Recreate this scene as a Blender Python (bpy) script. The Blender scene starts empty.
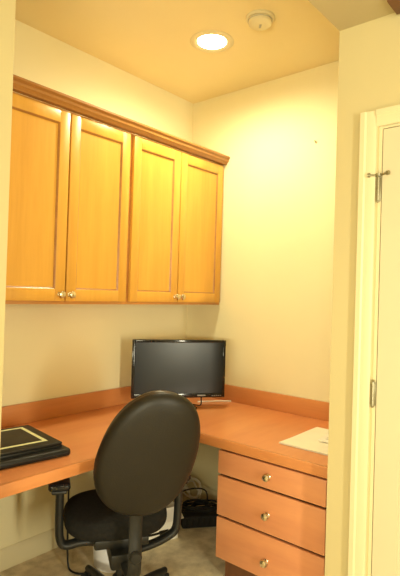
import bpy, bmesh, math, random
from mathutils import Vector, Matrix
random.seed(4)
sc = bpy.context.scene
C = sc.collection

# ------------------------------------------------------------------ materials
def new_mat(name):
    m = bpy.data.materials.new(name); m.use_nodes = True
    nt = m.node_tree; return m, nt, nt.nodes['Principled BSDF']

def rgb(c): return (c[0], c[1], c[2], 1.0)

def paint(name, col, rough=.6, var=.03, scale=6., bump=.0, bscale=200., spec=.4):
    m, nt, b = new_mat(name); N, L = nt.nodes, nt.links
    tc = N.new('ShaderNodeTexCoord')
    nz = N.new('ShaderNodeTexNoise'); nz.inputs['Scale'].default_value = scale; nz.inputs['Detail'].default_value = 3
    L.new(tc.outputs['Object'], nz.inputs['Vector'])
    cr = N.new('ShaderNodeValToRGB')
    cr.color_ramp.elements[0].position = .3; cr.color_ramp.elements[1].position = .7
    cr.color_ramp.elements[0].color = rgb([max(0, c*(1-var)) for c in col])
    cr.color_ramp.elements[1].color = rgb([min(1, c*(1+var)) for c in col])
    L.new(nz.outputs['Fac'], cr.inputs['Fac']); L.new(cr.outputs['Color'], b.inputs['Base Color'])
    b.inputs['Roughness'].default_value = rough; b.inputs['Specular IOR Level'].default_value = spec
    if bump:
        n2 = N.new('ShaderNodeTexNoise'); n2.inputs['Scale'].default_value = bscale
        L.new(tc.outputs['Object'], n2.inputs['Vector'])
        bp = N.new('ShaderNodeBump'); bp.inputs['Strength'].default_value = bump; bp.inputs['Distance'].default_value = .002
        L.new(n2.outputs['Fac'], bp.inputs['Height']); L.new(bp.outputs['Normal'], b.inputs['Normal'])
    return m

def wood(name, dark, light, axis=2, rough=.35, freq=14., stretch=.06, coat=.0):
    m, nt, b = new_mat(name); N, L = nt.nodes, nt.links
    tc = N.new('ShaderNodeTexCoord'); mp = N.new('ShaderNodeMapping')
    s = [1., 1., 1.]; s[axis] = stretch
    mp.inputs['Scale'].default_value = s
    L.new(tc.outputs['Object'], mp.inputs['Vector'])
    nz = N.new('ShaderNodeTexNoise'); nz.inputs['Scale'].default_value = freq; nz.inputs['Detail'].default_value = 6
    nz.inputs['Roughness'].default_value = .6; nz.inputs['Distortion'].default_value = .4
    L.new(mp.outputs['Vector'], nz.inputs['Vector'])
    n2 = N.new('ShaderNodeTexNoise'); n2.inputs['Scale'].default_value = freq*7; n2.inputs['Detail'].default_value = 3
    L.new(mp.outputs['Vector'], n2.inputs['Vector'])
    mx = N.new('ShaderNodeMath'); mx.operation = 'MULTIPLY_ADD'; mx.inputs[1].default_value = .3
    L.new(n2.outputs['Fac'], mx.inputs[0]); L.new(nz.outputs['Fac'], mx.inputs[2])
    cr = N.new('ShaderNodeValToRGB')
    cr.color_ramp.elements[0].position = .42; cr.color_ramp.elements[1].position = .88
    cr.color_ramp.elements[0].color = rgb(dark); cr.color_ramp.elements[1].color = rgb(light)
    L.new(mx.outputs[0], cr.inputs['Fac']); L.new(cr.outputs['Color'], b.inputs['Base Color'])
    b.inputs['Roughness'].default_value = rough
    b.inputs['Coat Weight'].default_value = coat; b.inputs['Coat Roughness'].default_value = .2
    return m

def carpet():
    m, nt, b = new_mat('carpet'); N, L = nt.nodes, nt.links
    tc = N.new('ShaderNodeTexCoord')
    a = N.new('ShaderNodeTexNoise'); a.inputs['Scale'].default_value = 16; a.inputs['Detail'].default_value = 5
    c = N.new('ShaderNodeTexNoise'); c.inputs['Scale'].default_value = 260; c.inputs['Detail'].default_value = 2
    for n in (a, c): L.new(tc.outputs['Object'], n.inputs['Vector'])
    ad = N.new('ShaderNodeMath'); ad.operation = 'MULTIPLY_ADD'; ad.inputs[1].default_value = .6
    L.new(c.outputs['Fac'], ad.inputs[0]); L.new(a.outputs['Fac'], ad.inputs[2])
    cr = N.new('ShaderNodeValToRGB')
    cr.color_ramp.elements[0].position = .55; cr.color_ramp.elements[1].position = 1.05 if False else 1.0
    cr.color_ramp.elements[0].color = rgb((.50, .42, .27)); cr.color_ramp.elements[1].color = rgb((.84, .73, .51))
    L.new(ad.outputs[0], cr.inputs['Fac']); L.new(cr.outputs['Color'], b.inputs['Base Color'])
    b.inputs['Roughness'].default_value = .95; b.inputs['Specular IOR Level'].default_value = .1
    bp = N.new('ShaderNodeBump'); bp.inputs['Strength'].default_value = .6; bp.inputs['Distance'].default_value = .004
    L.new(c.outputs['Fac'], bp.inputs['Height']); L.new(bp.outputs['Normal'], b.inputs['Normal'])
    return m

def metal(name, col, rough=.3):
    m, nt, b = new_mat(name)
    m2 = paint(name+'_p', col, rough, .04, 30)
    bpy.data.materials.remove(m)
    m2.name = name
    m2.node_tree.nodes['Principled BSDF'].inputs['Metallic'].default_value = 1
    return m2

def emit(name, col, st):
    m, nt, b = new_mat(name)
    b.inputs['Base Color'].default_value = rgb(col)
    b.inputs['Emission Color'].default_value = rgb(col); b.inputs['Emission Strength'].default_value = st
    return m

def glass():
    m, nt, b = new_mat('fill_window_glass')
    b.inputs['Transmission Weight'].default_value = 1; b.inputs['Roughness'].default_value = 0; b.inputs['IOR'].default_value = 1.45
    b.inputs['Base Color'].default_value = (.95, .97, .95, 1)
    return m

M = dict(
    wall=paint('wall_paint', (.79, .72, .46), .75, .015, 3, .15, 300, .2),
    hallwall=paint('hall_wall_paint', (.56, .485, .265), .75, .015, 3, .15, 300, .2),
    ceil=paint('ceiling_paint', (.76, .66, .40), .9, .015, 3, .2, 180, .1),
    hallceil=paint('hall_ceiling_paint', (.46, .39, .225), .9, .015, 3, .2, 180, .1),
    trim=paint('trim_paint', (.68, .61, .39), .4, .01, 4),
    door=paint('door_paint', (.62, .555, .385), .4, .01, 4),
    carpet=carpet(),
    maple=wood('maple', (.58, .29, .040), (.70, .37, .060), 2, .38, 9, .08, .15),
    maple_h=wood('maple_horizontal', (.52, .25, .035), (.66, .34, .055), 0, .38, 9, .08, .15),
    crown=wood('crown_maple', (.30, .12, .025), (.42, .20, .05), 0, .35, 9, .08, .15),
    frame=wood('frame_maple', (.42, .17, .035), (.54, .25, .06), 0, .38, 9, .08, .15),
    cherry=wood('cherry_laminate', (.60, .21, .08), (.71, .29, .11), 0, .32, 5, .2, .15),
    cherry_y=wood('cherry_edge', (.50, .185, .06), (.62, .255, .085), 1, .3, 8, .1, .2),
    cherry_x=wood('cherry_edge_x', (.50, .185, .06), (.62, .255, .085), 0, .3, 8, .1, .2),
    drawer=wood('drawer_wood', (.55, .215, .10), (.68, .30, .13), 1, .35, 7, .12, .15),
    shaded_carcass=wood('shaded_carcass_wood', (.12, .045, .016), (.17, .065, .024), 2, .5, 8, .1),  # darkened so the drawer gaps and toe kick carry painted shade
    nickel=metal('brushed_nickel', (.80, .72, .55), .25),
    hinge=metal('aged_nickel', (.36, .34, .24), .4),
    chrome=metal('dull_steel', (.42, .41, .38), .3),
    black=paint('black_plastic', (.013, .013, .012), .42, .2, 40, spec=.3),
    blackmatte=paint('black_matte', (.014, .014, .014), .7, .2, 40),
    fabric=paint('black_fabric', (.010, .0095, .0085), .9, .3, 60, .4, 400, .2),
    leather=paint('dark_leather', (.0085, .0066, .0045), .47, .12, 9, .25, 160, .38),
    rim=paint('leather_edge', (.018, .0145, .0095), .36, .12, 9, .2, 160, .6),
    gloss=paint('gloss_black', (.010, .010, .011), .12, .2, 20),
    screen=paint('screen_glass', (.014, .018, .024), .24, .12, 3, spec=.33),
    badge=paint('grey_badge', (.25, .25, .25), .4, .05, 40),
    lid=paint('laptop_lid', (.018, .016, .012), .5, .2, 30, spec=.25),
    pale=paint('pale_line', (.78, .80, .48), .4, .05, 30),
    paper=paint('paper', (.86, .82, .68), .7, .02, 12),
    ink=paint('grey_ink', (.42, .40, .34), .7, .05, 30),
    white=paint('white_plastic', (.74, .74, .78), .4, .03, 12),
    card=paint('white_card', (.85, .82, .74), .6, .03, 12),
    brown=wood('dark_brown_wood', (.10, .04, .015), (.16, .07, .03), 1, .5),
    bulb=emit('lit_bulb', (1., .86, .55), 22.),
    glass=glass(),
    dome=emit('lit_dome', (1., .84, .58), 3.),
)
M['wallglow'] = M['wall']

# ------------------------------------------------------------------ geometry helpers
def shade(me, ang=35):
    for p in me.polygons: p.use_smooth = True
    try: me.set_sharp_from_angle(angle=math.radians(ang))
    except Exception: pass

class B:
    def __init__(s): s.bm = bmesh.new()
    def merge(s, b, mat=None):
        if mat is not None: bmesh.ops.transform(b, matrix=mat, verts=b.verts)
        me = bpy.data.meshes.new('t'); b.to_mesh(me); b.free(); s.bm.from_mesh(me); bpy.data.meshes.remove(me); return s
    def box(s, lo, hi, bev=0., seg=2, mat=None):
        b = bmesh.new(); bmesh.ops.create_cube(b, size=1)
        for v in b.verts:
            for i in range(3): v.co[i] = lo[i] if v.co[i] < 0 else hi[i]
        if bev: bmesh.ops.bevel(b, geom=b.edges[:], offset=bev, segments=seg, affect='EDGES', profile=.5)
        return s.merge(b, mat)
    def prism(s, pts, z0, z1, bev=0., seg=2, mat=None):
        b = bmesh.new(); vs = [b.verts.new((x, y, z0)) for x, y in pts]; f = b.faces.new(vs)
        r = bmesh.ops.extrude_face_region(b, geom=[f])
        for v in r['geom']:
            if isinstance(v, bmesh.types.BMVert): v.co.z = z1
        bmesh.ops.recalc_face_normals(b, faces=b.faces)
        if bev: bmesh.ops.bevel(b, geom=b.edges[:], offset=bev, segments=seg, affect='EDGES', profile=.5)
        return s.merge(b, mat)
    def lathe(s, prof, n=32, mat=None):
        b = bmesh.new(); rings = []
        for r, z in prof:
            if r < 1e-6: rings.append([b.verts.new((0, 0, z))])
            else: rings.append([b.verts.new((r*math.cos(2*math.pi*i/n), r*math.sin(2*math.pi*i/n), z)) for i in range(n)])
        for a, c in zip(rings, rings[1:]):
            for i in range(n):
                j = (i+1) % n
                if len(a) == 1 and len(c) == 1: continue
                if len(a) == 1: b.faces.new((a[0], c[i], c[j]))
                elif len(c) == 1: b.faces.new((a[i], a[j], c[0]))
                else: b.faces.new((a[i], a[j], c[j], c[i]))
        bmesh.ops.recalc_face_normals(b, faces=b.faces)
        return s.merge(b, mat)
    def tube(s, pts, r, n=12, smooth=0, ry=None, mat=None):
        P = [Vector(p) for p in pts]
        for _ in range(smooth):                       # corner cutting
            Q = [P[0]]
            for a, c in zip(P, P[1:]): Q += [a*.75+c*.25, a*.25+c*.75]
            P = Q+[P[-1]]
        rr = r if callable(r) else (lambda t: r)
        b = bmesh.new(); rings = []; prev = None
        for i, p in enumerate(P):
            t = (P[min(i+1, len(P)-1)]-P[max(i-1, 0)]).normalized()
            if prev is None:
                up = Vector((0, 0, 1)) if abs(t.z) < .9 else Vector((1, 0, 0))
                nrm = (up-t*up.dot(t)).normalized()
            else: nrm = (prev-t*prev.dot(t)).normalized()
            prev = nrm; bi = t.cross(nrm); R_ = rr(i/(len(P)-1)); R2 = R_ if ry is None else ry
            rings.append([b.verts.new(p+nrm*R_*math.cos(2*math.pi*k/n)+bi*R2*math.sin(2*math.pi*k/n)) for k in range(n)])
        for a, c in zip(rings, rings[1:]):
            for i in range(n): b.faces.new((a[i], a[(i+1) % n], c[(i+1) % n], c[i]))
        b.faces.new(rings[0][::-1]); b.faces.new(rings[-1])
        bmesh.ops.recalc_face_normals(b, faces=b.faces)
        return s.merge(b, mat)
    def sweep(s, prof, p0, p1, out, up=(0, 0, 1)):    # straight moulding; prof = (out, up) pairs
        b = bmesh.new(); o = Vector(out); u = Vector(up)
        A = [b.verts.new(Vector(p0)+o*x+u*z) for x, z in prof]; D = [b.verts.new(Vector(p1)+o*x+u*z) for x, z in prof]
        n = len(prof)
        for i in range(n): b.faces.new((A[i], A[(i+1) % n], D[(i+1) % n], D[i]))
        b.faces.new(A[::-1]); b.faces.new(D)
        bmesh.ops.recalc_face_normals(b, faces=b.faces)
        return s.merge(b)
    def obj(s, name, mat, parent=None, ang=35, **props):
        me = bpy.data.meshes.new(name); s.bm.to_mesh(me); s.bm.free()
        me.materials.append(mat); shade(me, ang)
        o = bpy.data.objects.new(name, me); C.objects.link(o)
        if parent: o.parent = parent
        for k, v in props.items(): o[k] = v
        return o

def thing(name, label, cat, loc=(0, 0, 0), rz=0, group=None):
    o = bpy.data.objects.new(name, None); C.objects.link(o); o.empty_display_size = .05
    o.location = loc; o.rotation_euler = (0, 0, rz); o['label'] = label; o['category'] = cat
    if group: o['group'] = group
    return o
def tag(o, label, cat, group=None):
    o['label'] = label; o['category'] = cat
    if group: o['group'] = group
    return o
def struct(o): o['kind'] = 'structure'; return o
T = Matrix.Translation
def RX(a): return Matrix.Rotation(a, 4, 'X')
def RY(a): return Matrix.Rotation(a, 4, 'Y')
def RZ(a): return Matrix.Rotation(a, 4, 'Z')

# ------------------------------------------------------------------ the setting
CZ, HZ = 2.825, 2.537           # nook ceiling, hall ceiling
JX, JY = -.796, -1.50           # outer corner of the right jamb
LX = -1.824                     # left side of the nook
struct(B().box((-4.2, -4.6, -.1), (.2, .2, 0)).obj('floor', M['carpet']))
struct(B().box((-4.2, 0, 0), (.2, .12, CZ)).obj('wall_back', M['wall']))
struct(B().box((0, JY, 0), (.12, 0, CZ)).obj('wall_right', M['wall']))
struct(B().box((-4.2, JY, CZ), (.2, .12, CZ+.1)).obj('ceiling', M['ceil']))
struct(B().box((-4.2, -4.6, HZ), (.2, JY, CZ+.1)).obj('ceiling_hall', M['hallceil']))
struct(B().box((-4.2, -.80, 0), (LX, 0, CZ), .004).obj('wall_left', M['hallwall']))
DY0, DY1, DZ = -1.674, -2.47, 2.114
w = B()
w.box((JX, DY0, 0), (.12, JY, HZ))
w.box((JX, -4.6, 0), (-.66, DY1, HZ))
w.box((JX, DY1, DZ), (-.66, DY0, HZ))
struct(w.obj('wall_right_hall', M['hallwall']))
WY0, WY1, WZ0, WZ1 = -3.55, -1.75, .55, 2.15
w = B()
w.box((-4.3, -4.6, 0), (-4.2, WY0, HZ)).box((-4.3, WY1, 0), (-4.2, -.8, HZ)).box((-4.3, WY0, 0), (-4.2, WY1, WZ0)).box((-4.3, WY0, WZ1), (-4.2, WY1, HZ))
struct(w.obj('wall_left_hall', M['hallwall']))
w = B()
for a, c in ((WY0, WY0+.05), (-2.675, -2.625), (WY1-.05, WY1)): w.box((-4.29, a, WZ0), (-4.22, c, WZ1), .003)
for a, c in ((WZ0, WZ0+.05), (WZ1-.05, WZ1)):
    w.box((-4.29, WY0+.05, a), (-4.22, -2.675, c), .003).box((-4.29, -2.625, a), (-4.22, WY1-.05, c), .003)
wf = struct(w.obj('fill_window_1', M['trim']))  # unseen glazed frame, added as a source of side fill light
B().box((-4.262, WY0+.05, WZ0+.05), (-4.256, -2.675, WZ1-.05)).box((-4.262, -2.625, WZ0+.05), (-4.256, WY1-.05, WZ1-.05)).obj('glass_pane', M['glass'], wf)
VX0, VX1 = -3.3, -1.5
w = B()
w.box((-4.2, -4.7, 0), (VX0, -4.6, HZ)).box((VX1, -4.7, 0), (.2, -4.6, HZ)).box((VX0, -4.7, 0), (VX1, -4.6, WZ0)).box((VX0, -4.7, WZ1), (VX1, -4.6, HZ))
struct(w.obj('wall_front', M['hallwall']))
w = B()
for a, c in ((VX0, VX0+.05), (-2.425, -2.375), (VX1-.05, VX1)): w.box((a, -4.69, WZ0), (c, -4.62, WZ1), .003)
for a, c in ((WZ0, WZ0+.05), (WZ1-.05, WZ1)):
    w.box((VX0+.05, -4.69, a), (-2.425, -4.62, c), .003).box((-2.375, -4.69, a), (VX1-.05, -4.62, c), .003)
wf = struct(w.obj('fill_window_2', M['trim']))  # second unseen frame, added to fill the knee space and cabinet fronts
B().box((VX0+.05, -4.662, WZ0+.05), (-2.425, -4.656, WZ1-.05)).box((-2.375, -4.662, WZ0+.05), (VX1-.05, -4.656, WZ1-.05)).obj('glass_pane', M['glass'], wf)

bp = [(0, 0), (.014, 0), (.014, .085), (.009, .10), (.004, .108), (0, .108)]
struct(B().sweep(bp, (LX, 0, 0), (0, 0, 0), (0, -1, 0)).obj('baseboard_back', M['trim']))
struct(B().sweep(bp, (0, -.86, 0), (0, -.014, 0), (-1, 0, 0)).obj('baseboard_right', M['trim']))
struct(B().sweep(bp, (-4.2, -.80, 0), (LX, -.80, 0), (0, -1, 0)).obj('baseboard_left', M['trim']))
struct(B().sweep(bp, (LX, -.80, 0), (LX, -.014, 0), (1, 0, 0)).obj('baseboard_side', M['trim']))

# door casing (trim) and door
cp = [(0, 0), (.020, 0), (.020, .018), (.014, .024), (.014, .052), (.010, .062), (0, .062)]   # (out of wall, across)
cs = B()
cs.sweep(cp, (JX, -1.606, 0), (JX, -1.606, 2.172), (-1, 0, 0), (0, -1, 0))
cs.sweep(cp, (JX, -2.54, 0), (JX, -2.54, 2.172), (-1, 0, 0), (0, 1, 0))
cs.sweep(cp, (JX, -1.668, 2.172), (JX, -2.478, 2.172), (-1, 0, 0), (0, 0, -1))
struct(cs.obj('trim_1', M['trim']))
jb = B()
jb.box((JX+.005, DY0-.012, 0), (-.66, DY0, DZ)).box((JX+.005, DY1, 0), (-.66, DY1+.012, DZ)).box((JX+.005, DY1+.012, DZ-.012), (-.66, DY0-.012, DZ))
struct(jb.obj('trim_2', M['trim']))

d = struct(thing('door_1', 'x', 'door', (0, 0, 0)))
del d['label'], d['category']
dx0, dx1 = JX+.006, JX+.041
y0, y1, z0, z1 = DY0-.015, DY1+.015, .008, DZ-.015
st = .092
dm = B()
dm.box((dx0, y0-st, z0), (dx1, y0, z1)).box((dx0, y1, z0), (dx1, y1+st, z1))
for a, c in ((z0, .23), (.845, 1.02), (z1-.12, z1)): dm.box((dx0, y1+st, a), (dx1, y0-st, c))
for a, c in ((.23, .845), (1.02, z1-.12)):
    dm.box((dx0+.009, y1+st, a), (dx1-.009, y0-st, c))
    dm.box((dx0+.003, y1+st+.03, a+.03), (dx0+.010, y0-st-.03, c-.03), .0025)
dm.obj('door_slab', M['door'], d)
def hinge(zc, stop=False):
    h = B()
    for k in range(5): h.lathe([(0, -.0088), (.0062, -.0088), (.0065, 0), (.0062, .0088), (0, .0088)], 14, T((JX-.0075, y0+.010, zc-.036+.018*k)))
    h.lathe([(0, 0), (.005, .001), (.006, .004), (.003, .008), (0, .009)], 12, T((JX-.0075, y0+.010, zc+.046)))
    h.lathe([(0, -.008), (.004, -.006), (.006, 0), (0, 0)], 12, T((JX-.0075, y0+.010, zc-.046)))
    h.box((JX-.003, y0+.002, zc-.045), (JX+.004, y0+.011, zc+.045), .001)
    ho = h.obj('hinge', M['hinge'], d, label='brushed grey metal hinge')
    if stop:
        s = B(); c = Vector((JX-.0075, y0+.010, zc+.052))
        s.tube([c+Vector((0, 0, -.004)), c+Vector((0, 0, .006))], .011, 14)
        s.tube([c, c+Vector((-.006, -.035, .004))], .0042, 10)
        s.tube([c, c+Vector((-.010, .030, .002))], .0042, 10)
        s.tube([c+Vector((-.0062, -.034, .004)), c+Vector((-.008, -.043, .004))], .0085, 12)
        s.tube([c+Vector((-.010, .028, .002)), c+Vector((-.0115, .037, .002))], .0085, 12)
        s.obj('door_stop', M['hinge'], ho)
hinge(1.083); hinge(1.868, True); hinge(.25)
kn = B().lathe([(0, 0), (.030, .001), (.031, .006), (.012, .010), (.011, .03), (.026, .04), (.029, .052), (.02, .066), (0, .069)], 24, T((dx0, y1+.065, .95)) @ RY(-math.pi/2))
kn.obj('door_knob', M['nickel'], d)

# ------------------------------------------------------------------ wall cabinets
KS = 1.3
KNOB = [(r_*KS, z_*1.1) for r_, z_ in [(0, 0), (.009, 0), (.009, .003), (.005, .006), (.0048, .014), (.012, .018), (.0145, .024), (.012, .030), (.006, .033), (0, .0335)]]
CF = -.314
def shaker(x0, x1, z0, z1, yb, yf, parent, name='door'):
    """frame-and-panel door facing -Y (yf is the front)"""
    s = .055; b = B()
    b.box((x0, yf, z0), (x0+s, yb, z1), .002).box((x1-s, yf, z0), (x1, yb, z1), .002)
    b.box((x0+s, yf, z0), (x1-s, yb, z0+s+.004), .002).box((x0+s, yf, z1-s-.004), (x1-s, yb, z1), .002)
    # sloping inner bead
    i0, i1, j0, j1 = x0+s-.001, x1-s+.001, z0+s+.003, z1-s-.003
    bd = [(0, 0), (.011, 0), (.011, .003), (0, .010)]
    b.box((i0, yf+.010, j0), (i1, yb-.002, j1))
    o = b.obj(name, M['maple'], parent)
    bead = B()
    yp = yf+.010
    bead.sweep([(0, 0), (.009, 0), (.007, .003), (0, .008)], (i0, yp, j0), (i0, yp, j1), (1, 0, 0), (0, -1, 0))
    bead.sweep([(0, 0), (.009, 0), (.007, .003), (0, .008)], (i1, yp, j0), (i1, yp, j1), (-1, 0, 0), (0, -1, 0))
    bead.sweep([(0, 0), (.009, 0), (.007, .003), (0, .008)], (i0, yp, j0), (i1, yp, j0), (0, 0, 1), (0, -1, 0))
    bead.sweep([(0, 0), (.009, 0), (.007, .003), (0, .008)], (i0, yp, j1), (i1, yp, j1), (0, 0, -1), (0, -1, 0))
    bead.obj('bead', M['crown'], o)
    return o
def wall_cabinet(xa, xb, doors, knobs, label):
    t = thing('wall_cabinet', label, 'cabinet', ((xa+xb)/2, -.16, 1.372), 0, 'wall cabinets over the desk')
    off = Vector((-(xa+xb)/2, .16, -1.372))
    objs = []
    b = B(); yB = CF+.021
    b.box((xa, yB+.018, 1.372), (xa+.018, -.002, 2.33)).box((xb-.018, yB+.018, 1.372), (xb, -.002, 2.33))
    b.box((xa+.018, yB+.018, 1.385), (xb-.018, -.002, 1.403)).box((xa+.018, yB+.018, 2.312), (xb-.018, -.002, 2.33))
    b.box((xa+.018, -.012, 1.403), (xb-.018, -.002, 2.312))
    objs.append(b.obj('body', M['maple'], t))
    f = B()                                             # face frame
    f.box((xa, yB, 1.372), (xa+.036, yB+.018, 2.33), .001).box((xb-.036, yB, 1.372), (xb, yB+.018, 2.33), .001)
    f.box((xa+.036, yB, 1.372), (xb-.036, yB+.018, 1.408), .001).box((xa+.036, yB, 2.29), (xb-.036, yB+.018, 2.33), .001)
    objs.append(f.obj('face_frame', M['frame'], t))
    for (x0, x1), kx in zip(doors, knobs):
        dr = shaker(x0, x1, 1.388, 2.314, yB-.001, CF, t); objs.append(dr)
        k = B().lathe(KNOB, 18, T((kx, CF, 1.421)) @ RX(math.pi/2)); k.obj('knob', M['nickel'], dr, label='small round metal knob')
    for o in objs: o.location = off
    return t
wall_cabinet(-.846, -.001, [(-.832, -.448), (-.440, -.021)], [-.468, -.421],
             'maple two-door wall cabinet in the corner above the monitor')
wall_cabinet(-1.668, -.847, [(-1.655, -1.257), (-1.248, -.862)], [-1.288, -1.230],
             'maple two-door wall cabinet on the left above the laptop')
cm = B().sweep([(0, 0), (.030, 0), (.034, .008), (.046, .018), (.048, .030), (.058, .040), (.058, .050), (0, .050)], (-1.668, -.293, 2.322+.009), (-.002, -.293, 2.331), (0, -1, 0))
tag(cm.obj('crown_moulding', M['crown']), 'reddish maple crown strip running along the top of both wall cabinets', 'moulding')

# ------------------------------------------------------------------ worktop
DF, RFX = -.715, -.745
wt = thing('desk_worktop', 'L-shaped cherry wood worktop running along two walls of the nook', 'desk', (-.4, -.4, .69))
wo = Vector((.4, .4, -.69))
e = .018
P = [(LX+.002, -.001), (-.001, -.001), (-.001, JY+.002), (RFX+e, JY+.002), (RFX+e, DF+e), (LX+.002, DF+e)]
o1 = B().prism(P, .692, .735).obj('top', M['cherry'], wt)
o2 = B().box((LX+.002, DF, .688), (RFX+e, DF+e, .736), .004).obj('edge_strip', M['cherry_x'], wt)
o3 = B().box((RFX, JY+.002, .688), (RFX+e, DF, .736), .004).obj('edge_strip', M['cherry_y'], wt)
o4 = B().box((LX+.002, -.021, .735), (-.001, -.001, .840), .003).obj('backsplash', M['cherry_x'], wt)
o5 = B().box((-.021, JY+.002, .735), (-.001, -.021, .840), .003).obj('backsplash', M['cherry_y'], wt)
for o in (o1, o2, o3, o4, o5): o.location = wo
# support cleats under the top
for lo, hi in (((LX+.001, -.03, .63), (-.04, -.001, .69)), ((LX+.001, -.68, .63), (LX+.03, -.03, .69))):
    pass

# ------------------------------------------------------------------ drawer cabinet
dc = thing('drawer_cabinet', 'cherry wood three-drawer base cabinet under the right end of the worktop', 'cabinet', (-.36, -1.18, 0))
do = Vector((.36, 1.18, 0))
DFX = -.719
b = B()
b.box((DFX+.021, JY+.006, .13), (-.016, JY+.024, .686)).box((DFX+.021, -.900, .13), (-.016, -.882, .686))
b.box((DFX+.021, JY+.024, .13), (-.016, -.900, .150)).box((-.034, JY+.024, .150), (-.016, -.900, .686))
b.box((DFX+.021, JY+.024, .660), (DFX+.10, -.900, .686))
bo = b.obj('body', M['shaded_carcass'], dc); bo.location = do
t2 = B().box((-.640, JY+.006, 0), (-.622, -.884, .13)).box((-.622, -.902, 0), (-.10, -.884, .13)).obj('toe_kick', M['shaded_carcass'], dc); t2.location = do
ff = B().box((DFX+.004, JY+.004, .13), (DFX+.021, JY+.036, .686), .001).obj('filler_strip', M['drawer'], dc); ff.location = do
for za, zb, kz in ((.556, .671, .614), (.352, .545, .438), (.142, .341, .226)):
    fr = B().box((DFX, JY+.040, za), (DFX+.020, -.880, zb), .003)
    bx = B()
    fo = fr.obj('drawer', M['drawer'], dc); fo.location = do
    box = B(); xa, xb, ya, yb = DFX+.021, -.06, JY+.045, -.905
    box.box((xa, ya, za+.012), (xb, yb, za+.02)).box((xa, ya, za+.02), (xa+.012, yb, zb-.03)).box((xb-.012, ya, za+.02), (xb, yb, zb-.03))
    box.box((xa+.012, ya, za+.02), (xb-.012, ya+.012, zb-.03)).box((xa+.012, yb-.012, za+.02), (xb-.012, yb, zb-.03))
    box.obj('drawer_box', M['shaded_carcass'], fo)
    k = B().lathe(KNOB, 18, T((DFX, -1.176, kz)) @ RY(-math.pi/2)); k.obj('knob', M['nickel'], fo, label='small round metal knob')

# ------------------------------------------------------------------ monitor
mt = thing('monitor', 'black flat-screen computer monitor standing in the corner of the worktop', 'monitor', (-.452, -.353, .735), math.radians(-49.67+13.2))
# local: x to the right of the viewer, -y toward the viewer
W, Hm = .574, .350
zb = .075
o = B().box((-W/2, -.012, zb), (W/2, .022, zb+Hm), .006, 3).box((-W/2+.06, .020, zb+.05), (W/2-.06, .046, zb+Hm-.06), .012, 3).obj('case', M['black'], mt)
bz = B(); bw = .016; bb = .026
bz.box((-W/2, -.018, zb), (-W/2+bw, -.011, zb+Hm), .002).box((W/2-bw, -.018, zb), (W/2, -.011, zb+Hm), .002)
bz.box((-W/2+bw, -.018, zb+Hm-bw), (W/2-bw, -.011, zb+Hm), .002).box((-W/2+bw, -.018, zb), (W/2-bw, -.011, zb+bb), .002)
bo = bz.obj('bezel', M['gloss'], mt)
B().box((-W/2+bw-.001, -.0145, zb+bb-.001), (W/2-bw+.001, -.0112, zb+Hm-bw+.001)).obj('screen', M['screen'], mt)
bg = B().box((.115, -.0188, zb+.009), (.165, -.0175, zb+.017), .0003)
bg.obj('badge', M['badge'], bo, label='small grey badge')
bt = B()
for k in range(5): bt.box((.205+.013*k, -.0190, zb+.008), (.213+.013*k, -.0175, zb+.013), .0005)
bt.obj('button', M['badge'], bo, kind='stuff') if False else bt.obj('button_row', M['badge'], bo)
B().box((-.035, .045, .012), (.035, .062, zb+.20), .006).obj('neck', M['black'], mt)
pr = [(0, .0), (.125, .0), (.125, .006), (.118, .011), (.04, .015), (0, .015)]
B().lathe(pr, 40, T((0, .03, 0)) @ Matrix.Diagonal((1, .78, 1, 1))).obj('foot', M['gloss'], mt)
cc = B().tube([(.150, .034, .115), (.155, .045, .05), (.153, .03, .012), (.12, .105, .006), (.03, .15, .006)], .004, 10, 3)
cc.obj('signal_cable', M['blackmatte'], mt)
wc = B().tube([(-.205, -.300, .7395), (-.15, -.340, .7395), (-.10, -.372, .7395), (-.05, -.412, .7395), (-.028, -.44, .7395)], .0042, 10, 3)  # pale line painting a reflection on the worktop, shaped as a cable
tag(wc.obj('pale_reflection_cable', M['card']), 'thin pale cable standing in for a worktop reflection right of the monitor', 'cable')

# ------------------------------------------------------------------ laptop and case
lt = thing('laptop_case', 'flat black case lying on the left end of the worktop under the laptop', 'case', (-1.565, -.385, .735), math.radians(-7))
cs = B().box((-.19, -.205, 0), (.19, .205, .032), .012, 3).obj('shell', M['black'], lt)
B().tube([(-.19, -.2055, .016), (.17, -.2055, .016), (.19, -.19, .016), (.1915, .19, .016)], .0022, 8).obj('zip', M['blackmatte'], lt)
lp = thing('laptop', 'closed black laptop with a pale rectangular outline on its lid', 'laptop', (-1.572, -.385, .767), math.radians(-7))
B().box((-.17, -.172, .0), (.17, .172, .013), .004, 2).obj('base', M['black'], lp)
lo = B().box((-.17, -.172, .014), (.17, .172, .024), .004, 3).obj('lid', M['lid'], lp)
def ring(x0, y0, x1, y1, wd, z, h):
    return B().box((x0, y0, z), (x1, y0+wd, z+h)).box((x0, y1-wd, z), (x1, y1, z+h)).box((x0, y0+wd, z), (x0+wd, y1-wd, z+h)).box((x1-wd, y0+wd, z), (x1, y1-wd, z+h))
ring(-.125, -.120, .128, .145, .016, .0238, .0009).obj('lid_outline', M['pale'], lo, label='pale yellow-green outline')

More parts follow.
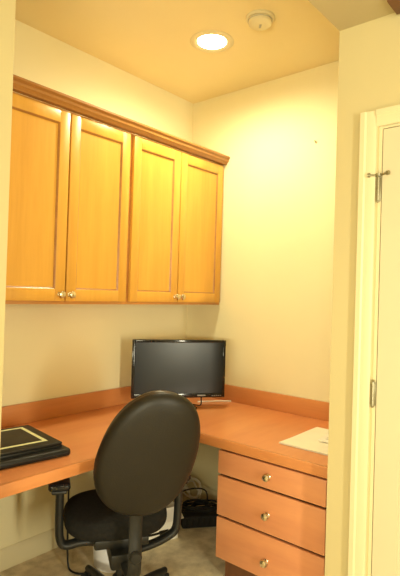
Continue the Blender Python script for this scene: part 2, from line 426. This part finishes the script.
# ------------------------------------------------------------------ papers
pf = thing('newspaper', 'large folded white paper lying flat at the right end of the worktop', 'paper', (-.405, -1.318, .735))
for k, (dx, dy, rz) in enumerate(((0, 0, 0), (.002, .001, .012), (-.001, -.001, -.006))):
    s = B(); n = 10
    bm = s.bm; z = .0006+.0028*k
    rows = []
    for i in range(n+1):
        x = -.195+.39*i/n
        rows.append([(x, -.165, z+.0012*math.sin(i*.6+k)), (x, .165, z+.0012*math.sin(i*.6+1+k))])
    vs = [[bm.verts.new(p) for p in r] for r in rows]
    for a, c in zip(vs, vs[1:]): bm.faces.new((a[0], c[0], c[1], a[1]))
    r = bmesh.ops.extrude_face_region(bm, geom=bm.faces[:])
    for v in r['geom']:
        if isinstance(v, bmesh.types.BMVert): v.co.z += .0018
    bmesh.ops.recalc_face_normals(bm, faces=bm.faces)
    o = s.obj('sheet', M['paper'], pf); o.location = (dx, dy, 0); o.rotation_euler.z = rz
bk = thing('booklet', 'small pale booklet with grey lines lying on the folded paper', 'booklet', (-.345, -1.345, .7465), math.radians(8))
B().box((-.10, -.075, 0), (.10, .075, .006), .001).obj('cover', M['card'], bk)
ln = B()
for k in range(5): ln.box((-.07+.028*k, -.05, .0058), (-.062+.028*k, .05, .0064))
ln.obj('printed_lines', M['ink'], bk)

# ------------------------------------------------------------------ office chair
HD = math.radians(33)
ch = thing('office_chair', 'dark swivel office chair with rounded back pushed up to the desk', 'chair', (-1.210, -.727, 0), -HD)
# local: +y is the way the chair faces, +x its right
def sup(t, a, b, n): 
    c, s = math.cos(t), math.sin(t)
    return (a*math.copysign(abs(c)**(2/n), c), b*math.copysign(abs(s)**(2/n), s))
def pad(a, b, th, n=2.35, egg=0., dome_f=.25, dome_b=.3, cx=0., curve=0., rings=11, seg=56, ed=.18):
    """soft rounded slab in the XZ plane, front +y, back -y; egg narrows the low end"""
    bm = bmesh.new(); sh = []
    prof = []
    for i in range(rings+1):                          # back pole -> rim -> front pole
        t = -math.pi/2+math.pi*i/rings
        prof.append((math.cos(t)**.55 if abs(math.cos(t)) > 1e-6 else 0, math.sin(t)))
    allr = []
    extra = [.36*(1-ed), .72*(1-ed), 1-ed]
    seq = [(0, -1)]+[(e_, -1) for e_ in extra]+[(1-ed+ed*p[0], p[1]) for p in prof[1:-1]]+[(e_, 1) for e_ in extra[::-1]]+[(0, 1)]
    for rad, s in seq:
        ring_ = []
        cnt = 1 if rad == 0 else seg
        for k in range(cnt):
            x, z = sup(2*math.pi*k/seg, a, b, n)
            wz = 1-egg*(.5+.5*z/b)
            x, z = x*rad*wz, z*rad
            dm_ = (1-rad*rad)
            y = s*th/2 + (dome_f if s > 0 else -dome_b)*th*dm_*(1 if abs(s) > .99 else abs(s)) + curve*(x*x)/(a*a)*1.0
            ring_.append(bm.verts.new((x+cx, y, z)))
        allr.append(ring_)
    for A, D in zip(allr, allr[1:]):
        for i in range(seg):
            j = (i+1) % seg
            if len(A) == 1: bm.faces.new((A[0], D[i], D[j]))
            elif len(D) == 1: bm.faces.new((A[i], A[j], D[0]))
            else: bm.faces.new((A[i], A[j], D[j], D[i]))
    bmesh.ops.recalc_face_normals(bm, faces=bm.faces)
    return bm
TB = math.radians(14.5)
BM = T((.063, -.266, .848)) @ RX(TB) @ RY(math.radians(15))                    # recline: top goes back
b = B(); b.merge(pad(.206, .252, .060, 2.25, .20, .1, .22, 0, .036, ed=.26), BM)
back = b.obj('backrest', M['leather'], ch, 60, label='dark brown-black leather outer back')
b = B(); b.merge(pad(.195, .241, .050, 2.25, .20, .25, .1, 0, .036, ed=.25), BM @ T((0, .036, .000)))
b.obj('back_cushion', M['rim'], back, 60)
# seat
b = B(); b.merge(pad(.218, .195, .074, 2.7, 0, .12, .1, 0, 0), T((-.01, .105, .490)) @ RX(math.pi/2))
b.obj('seat', M['fabric'], ch, 60)
b = B(); b.box((-.11, -.05, .408), (.11, .20, .446), .008).box((-.05, -.10, .345), (.05, .12, .409), .012)
b.obj('seat_mechanism', M['black'], ch)
b = B(); b.tube([(.05, .09, .372), (.15, .09, .378), (.19, .09, .384)], .005, 10).tube([(.185, .09, .383), (.225, .09, .388)], .009, 12)
b.obj('lever', M['black'], ch)
# back support bar
b = B(); b.tube([(.012, -.08, .372), (.018, -.17, .366), (.022, -.212, .374), (.024, -.220, .44), (.026, -.192, .57), (.03, -.212, .71)], .011, 14, 3, ry=.026)
b.obj('back_support', M['black'], ch)
b = B(); b.lathe([(0, 0), (.022, 0), (.024, .010), (.018, .018), (0, .019)], 20, T((.024, -.222, .46)) @ RX(math.pi/2)); b.obj('adjuster_knob', M['black'], ch)
# arms
for sx in (-1, 1):
    b = B()
    zi = .40 if sx < 0 else .352                         # the left bracket runs up under the seat pan
    b.tube([(sx*.05, .03, zi), (sx*.15, .025, zi+.022), (sx*.22, .02, .408), (sx*.242, .02, .43), (sx*.247, .02, .50), (sx*.247, .02, .635)], .017, 14, 3, ry=.024)
    b.box((sx*.25-.03, -.005, .626), (sx*.25+.03, .16, .640), .005)
    ar = b.obj('armrest', M['black'], ch)
    p = B(); p.box((-.044, -.015, 0), (.044, .205, .032), .0145, 4, T((sx*.25, .0, .640)))
    p.obj('arm_pad', M['gloss'], ar)
K = 1.07                                             # the whole upper chair, a size larger and lower
for o in list(ch.children)+[g for c in ch.children for g in c.children]:
    o.data.transform(T((0, 0, 1.447*(1-K))) @ Matrix.Scale(K, 4))
# gas lift and base
b = B(); b.lathe([(0, .10), (.030, .10), (.030, .19), (.026, .195), (.0165, .196), (.0165, .272), (0, .272)], 24); b.obj('gas_lift', M['black'], ch)
b = B(); b.lathe([(0, .062), (.045, .062), (.048, .075), (.048, .115), (.040, .125), (0, .126)], 28)
for k in range(5):
    a = math.radians(90+72*k+20); c, s = math.cos(a), math.sin(a)
    b.tube([(c*.03, s*.03, .098), (c*.19, s*.19, .092), (c*.325, s*.325, .074)], lambda t: .024-.009*t, 12, 1)
b.obj('base', M['black'], ch)
for k in range(5):
    a = math.radians(90+72*k+20); c, s = math.cos(a), math.sin(a)
    q = B(); mm = T((c*.315, s*.315, 0)) @ RZ(a+.6)
    q.tube([(0, 0, .058), (0, 0, .085)], .009, 10, mat=mm)
    for sy in (-1, 1): q.lathe([(0, -.010), (.022, -.010), (.027, -.006), (.027, .006), (.022, .010), (0, .010)], 20, mm @ T((.012, sy*.015, .027)) @ RX(math.pi/2))
    q.box((-.012, -.006, .025), (.02, .006, .062), .004, 2, mm)
    q.obj('caster', M['blackmatte'], ch)

# ------------------------------------------------------------------ under the desk
wb = thing('waste_bin', 'white plastic waste bin on the carpet under the desk behind the chair seat', 'bin', (-.93, -.36, 0))
B().lathe([(0, 0), (.098, 0), (.103, .006), (.125, .285), (.131, .290), (.131, .298), (.122, .298), (.100, .010), (0, .010)], 36).obj('bucket', M['white'], wb)
bxs = thing('carton', 'white open carton on the carpet under the desk right of the waste bin', 'box', (-.62, -.30, 0), math.radians(-14))
s = B().box((-.15, -.09, 0), (.15, .09, .004)).box((-.15, -.09, .004), (.15, -.086, .19)).box((-.15, .086, .004), (.15, .09, .19)).box((-.15, -.086, .004), (-.146, .086, .19)).box((.146, -.086, .004), (.15, .086, .19))
s.obj('body', M['card'], bxs)
f = B().box((-.15, -.003, 0), (.15, 0, .08), 0, 1, T((0, -.088, .19)) @ RX(math.radians(130))); f.obj('flap', M['card'], bxs)
f = B().box((-.15, 0, 0), (.15, .003, .08), 0, 1, T((0, .088, .19)) @ RX(math.radians(-60))); f.obj('flap', M['card'], bxs)

ub = thing('power_supply', 'black power unit with looped cables on the carpet beside the drawer cabinet', 'power unit', (-.255, -.395, 0), math.radians(-38))
u = B().box((-.13, -.075, 0), (.13, .075, .075), .012, 3).obj('case', M['blackmatte'], ub)
g = B()
for k in range(6): g.box((-.11+.036*k, -.0765, .02), (-.09+.036*k, -.074, .065), .001)
g.obj('vent_grille', M['black'], u)
rr = random.Random(3)
for q in range(4):
    pts = []
    for k in range(15):
        a = k*.9+q*1.7
        pts.append((.085*math.cos(a)*(1+.2*rr.random())+(-.03 if q % 2 else .03), .055*math.sin(a)*(1+.2*rr.random()), .084+.02*rr.random()+.008*q))
    B().tube(pts, .0048, 8, 2).obj('cable', M['blackmatte'], ub)
B().tube([(.05, .05, .09), (.06, .07, .13), (.05, .095, .17), (-.02, .115, .175), (-.11, .09, .168), (-.16, .02, .16), (-.14, -.03, .11), (-.10, -.04, .09)], .0045, 8, 3).obj('cable', M['blackmatte'], ub)
coil = thing('cable_coil', 'pale tangled cable on the carpet in the corner behind the black power unit', 'cable', (-.07, -.16, 0))
B().tube([(.02*math.sin(k*1.1)+.004*(k % 3), .075*math.cos(k*.62)+.01*math.sin(k*2.1), .075+.068*math.sin(k*.62)+.0012*k) for k in range(34)], .0055, 8, 1).obj('coil', M['card'], coil)
B().tube([(.01, .07, .08), (.03, .11, .03), (.0, .13, .0056), (-.06, .12, .0056)], .0055, 8, 2).obj('lead', M['card'], coil)
kc = B().tube([(-1.14, -.235, .691), (-1.14, -.235, .40), (-1.14, -.24, .12), (-1.14, -.25, .02), (-1.14, -.28, .0055), (-1.12, -.335, .0055), (-1.07, -.35, .0055)], .005, 8, 3)
tag(kc.obj('black_cord', M['black']), 'thin black cord hanging below the worktop beside the left armrest', 'cord')

# ------------------------------------------------------------------ on the ceiling and walls
LXY = (-.612, -.668)
rl = thing('recessed_light', 'lit round recessed downlight in the nook ceiling', 'light', (LXY[0], LXY[1], CZ))
B().lathe([(.082, -.0), (.118, -.0), (.120, -.003), (.114, -.007), (.094, -.009), (.084, -.005)], 48).obj('trim_ring', M['trim'], rl)
bl = B().lathe([(0, -.012), (.04, -.011), (.068, -.007), (.080, -.003), (.080, -.0005), (0, -.0005)], 40).obj('bulb', M['bulb'], rl)
sd = thing('smoke_detector', 'round white smoke detector on the nook ceiling beside the downlight', 'smoke detector', (-.650, -1.008, CZ))
B().lathe([(0, 0), (.072, 0), (.072, -.010), (.069, -.014), (0, -.014)], 40).obj('base', M['trim'], sd)
B().lathe([(0, -.014), (.058, -.014), (.060, -.020), (.058, -.033), (.050, -.040), (.030, -.043), (0, -.043)], 40).obj('cover', M['trim'], sd)
B().lathe([(.059, -.0185), (.0612, -.0185), (.0612, -.0215), (.059, -.0215)], 40).obj('vent_slot', M['ink'], sd)
B().box((-.016, -.006, -.046), (.016, .006, -.042), .002, 2, RZ(math.radians(40))).obj('test_button', M['ink'], sd)
nh = B().tube([(-.001, -.991, 2.372), (-.014, -.991, 2.372), (-.017, -.991, 2.38)], .0035, 8, 1).lathe([(0, 0), (.008, 0), (.007, .003), (0, .004)], 14, T((0, -.991, 2.372)) @ RY(-math.pi/2))
tag(nh.obj('wall_hook', M['trim']), 'tiny pale hook high on the bare right wall', 'hook')
cb = thing('ceiling_bracket', 'dark brown wooden bracket at the edge of the hall ceiling above the door', 'bracket', (-.862, -1.795, HZ))
B().box((-.055, -.10, -.022), (.05, .06, 0), .004).obj('block', M['brown'], cb)
# ------------------------------------------------------------------ lights
def lamp(name, kind, loc, energy, col, size=.05, rot=None, **kw):
    L = bpy.data.lights.new(name, kind); L.energy = energy; L.color = col
    if kind in ('POINT', 'SPOT'): L.shadow_soft_size = size
    for k, v in kw.items(): setattr(L, k, v)
    o = bpy.data.objects.new(name, L); C.objects.link(o); o.location = loc
    if rot: o.rotation_euler = rot
    return o
lamp('downlight_lamp', 'SPOT', (LXY[0], LXY[1], CZ-.03), 82, (.97, .92, .60), .07, (0, 0, 0), spot_size=math.radians(176), spot_blend=.75)
lamp('hall_fill_light', 'POINT', (-2.75, -3.35, HZ-.20), 14, (1., .90, .62), .12)  # unseen fill light added in the hall, without a fixture
lamp('added_fill_light', 'AREA', (-4.19, (WY0+WY1)/2, (WZ0+WZ1)/2), 84, (1., .92, .62), rot=(0, -math.pi/2, 0), shape='RECTANGLE', size=WZ1-WZ0-.1, size_y=WY1-WY0-.1)  # added side fill light that brightens the drawer fronts
lamp('added_fill_light', 'AREA', ((VX0+VX1)/2, -4.59, (WZ0+WZ1)/2), 88, (1., .93, .68), rot=(math.pi/2, 0, 0), shape='RECTANGLE', size=VX1-VX0-.1, size_y=WZ1-WZ0-.1)  # added fill light behind the camera for faces under the desk

wd = bpy.data.worlds.new('World'); sc.world = wd; wd.use_nodes = True
wd.node_tree.nodes['Background'].inputs[0].default_value = (1., .9, .7, 1); wd.node_tree.nodes['Background'].inputs[1].default_value = .15

# ------------------------------------------------------------------ camera
f_px = 496.07
F = Vector((.7623, .6471, .0106)).normalized(); R_ = Vector((.6466, -.7622, .0305)); R_ = (R_-F*R_.dot(F)).normalized(); U = R_.cross(F)
cam = bpy.data.cameras.new('Camera'); co = bpy.data.objects.new('Camera', cam); C.objects.link(co)
mw = Matrix.Identity(4)
for i in range(3): mw[i][0] = R_[i]; mw[i][1] = U[i]; mw[i][2] = -F[i]
mw.translation = Vector((-2.6854, -2.3960, 1.4468))
co.matrix_world = mw
cam.sensor_fit = 'HORIZONTAL'; cam.sensor_width = 36; cam.lens = 36*f_px/400; cam.clip_start = .02
sc.camera = co
sc.view_settings.view_transform = 'Standard'; sc.view_settings.look = 'None'; sc.view_settings.gamma = 1
sc.view_settings.use_curve_mapping = False
sc.view_settings.exposure = 0.0
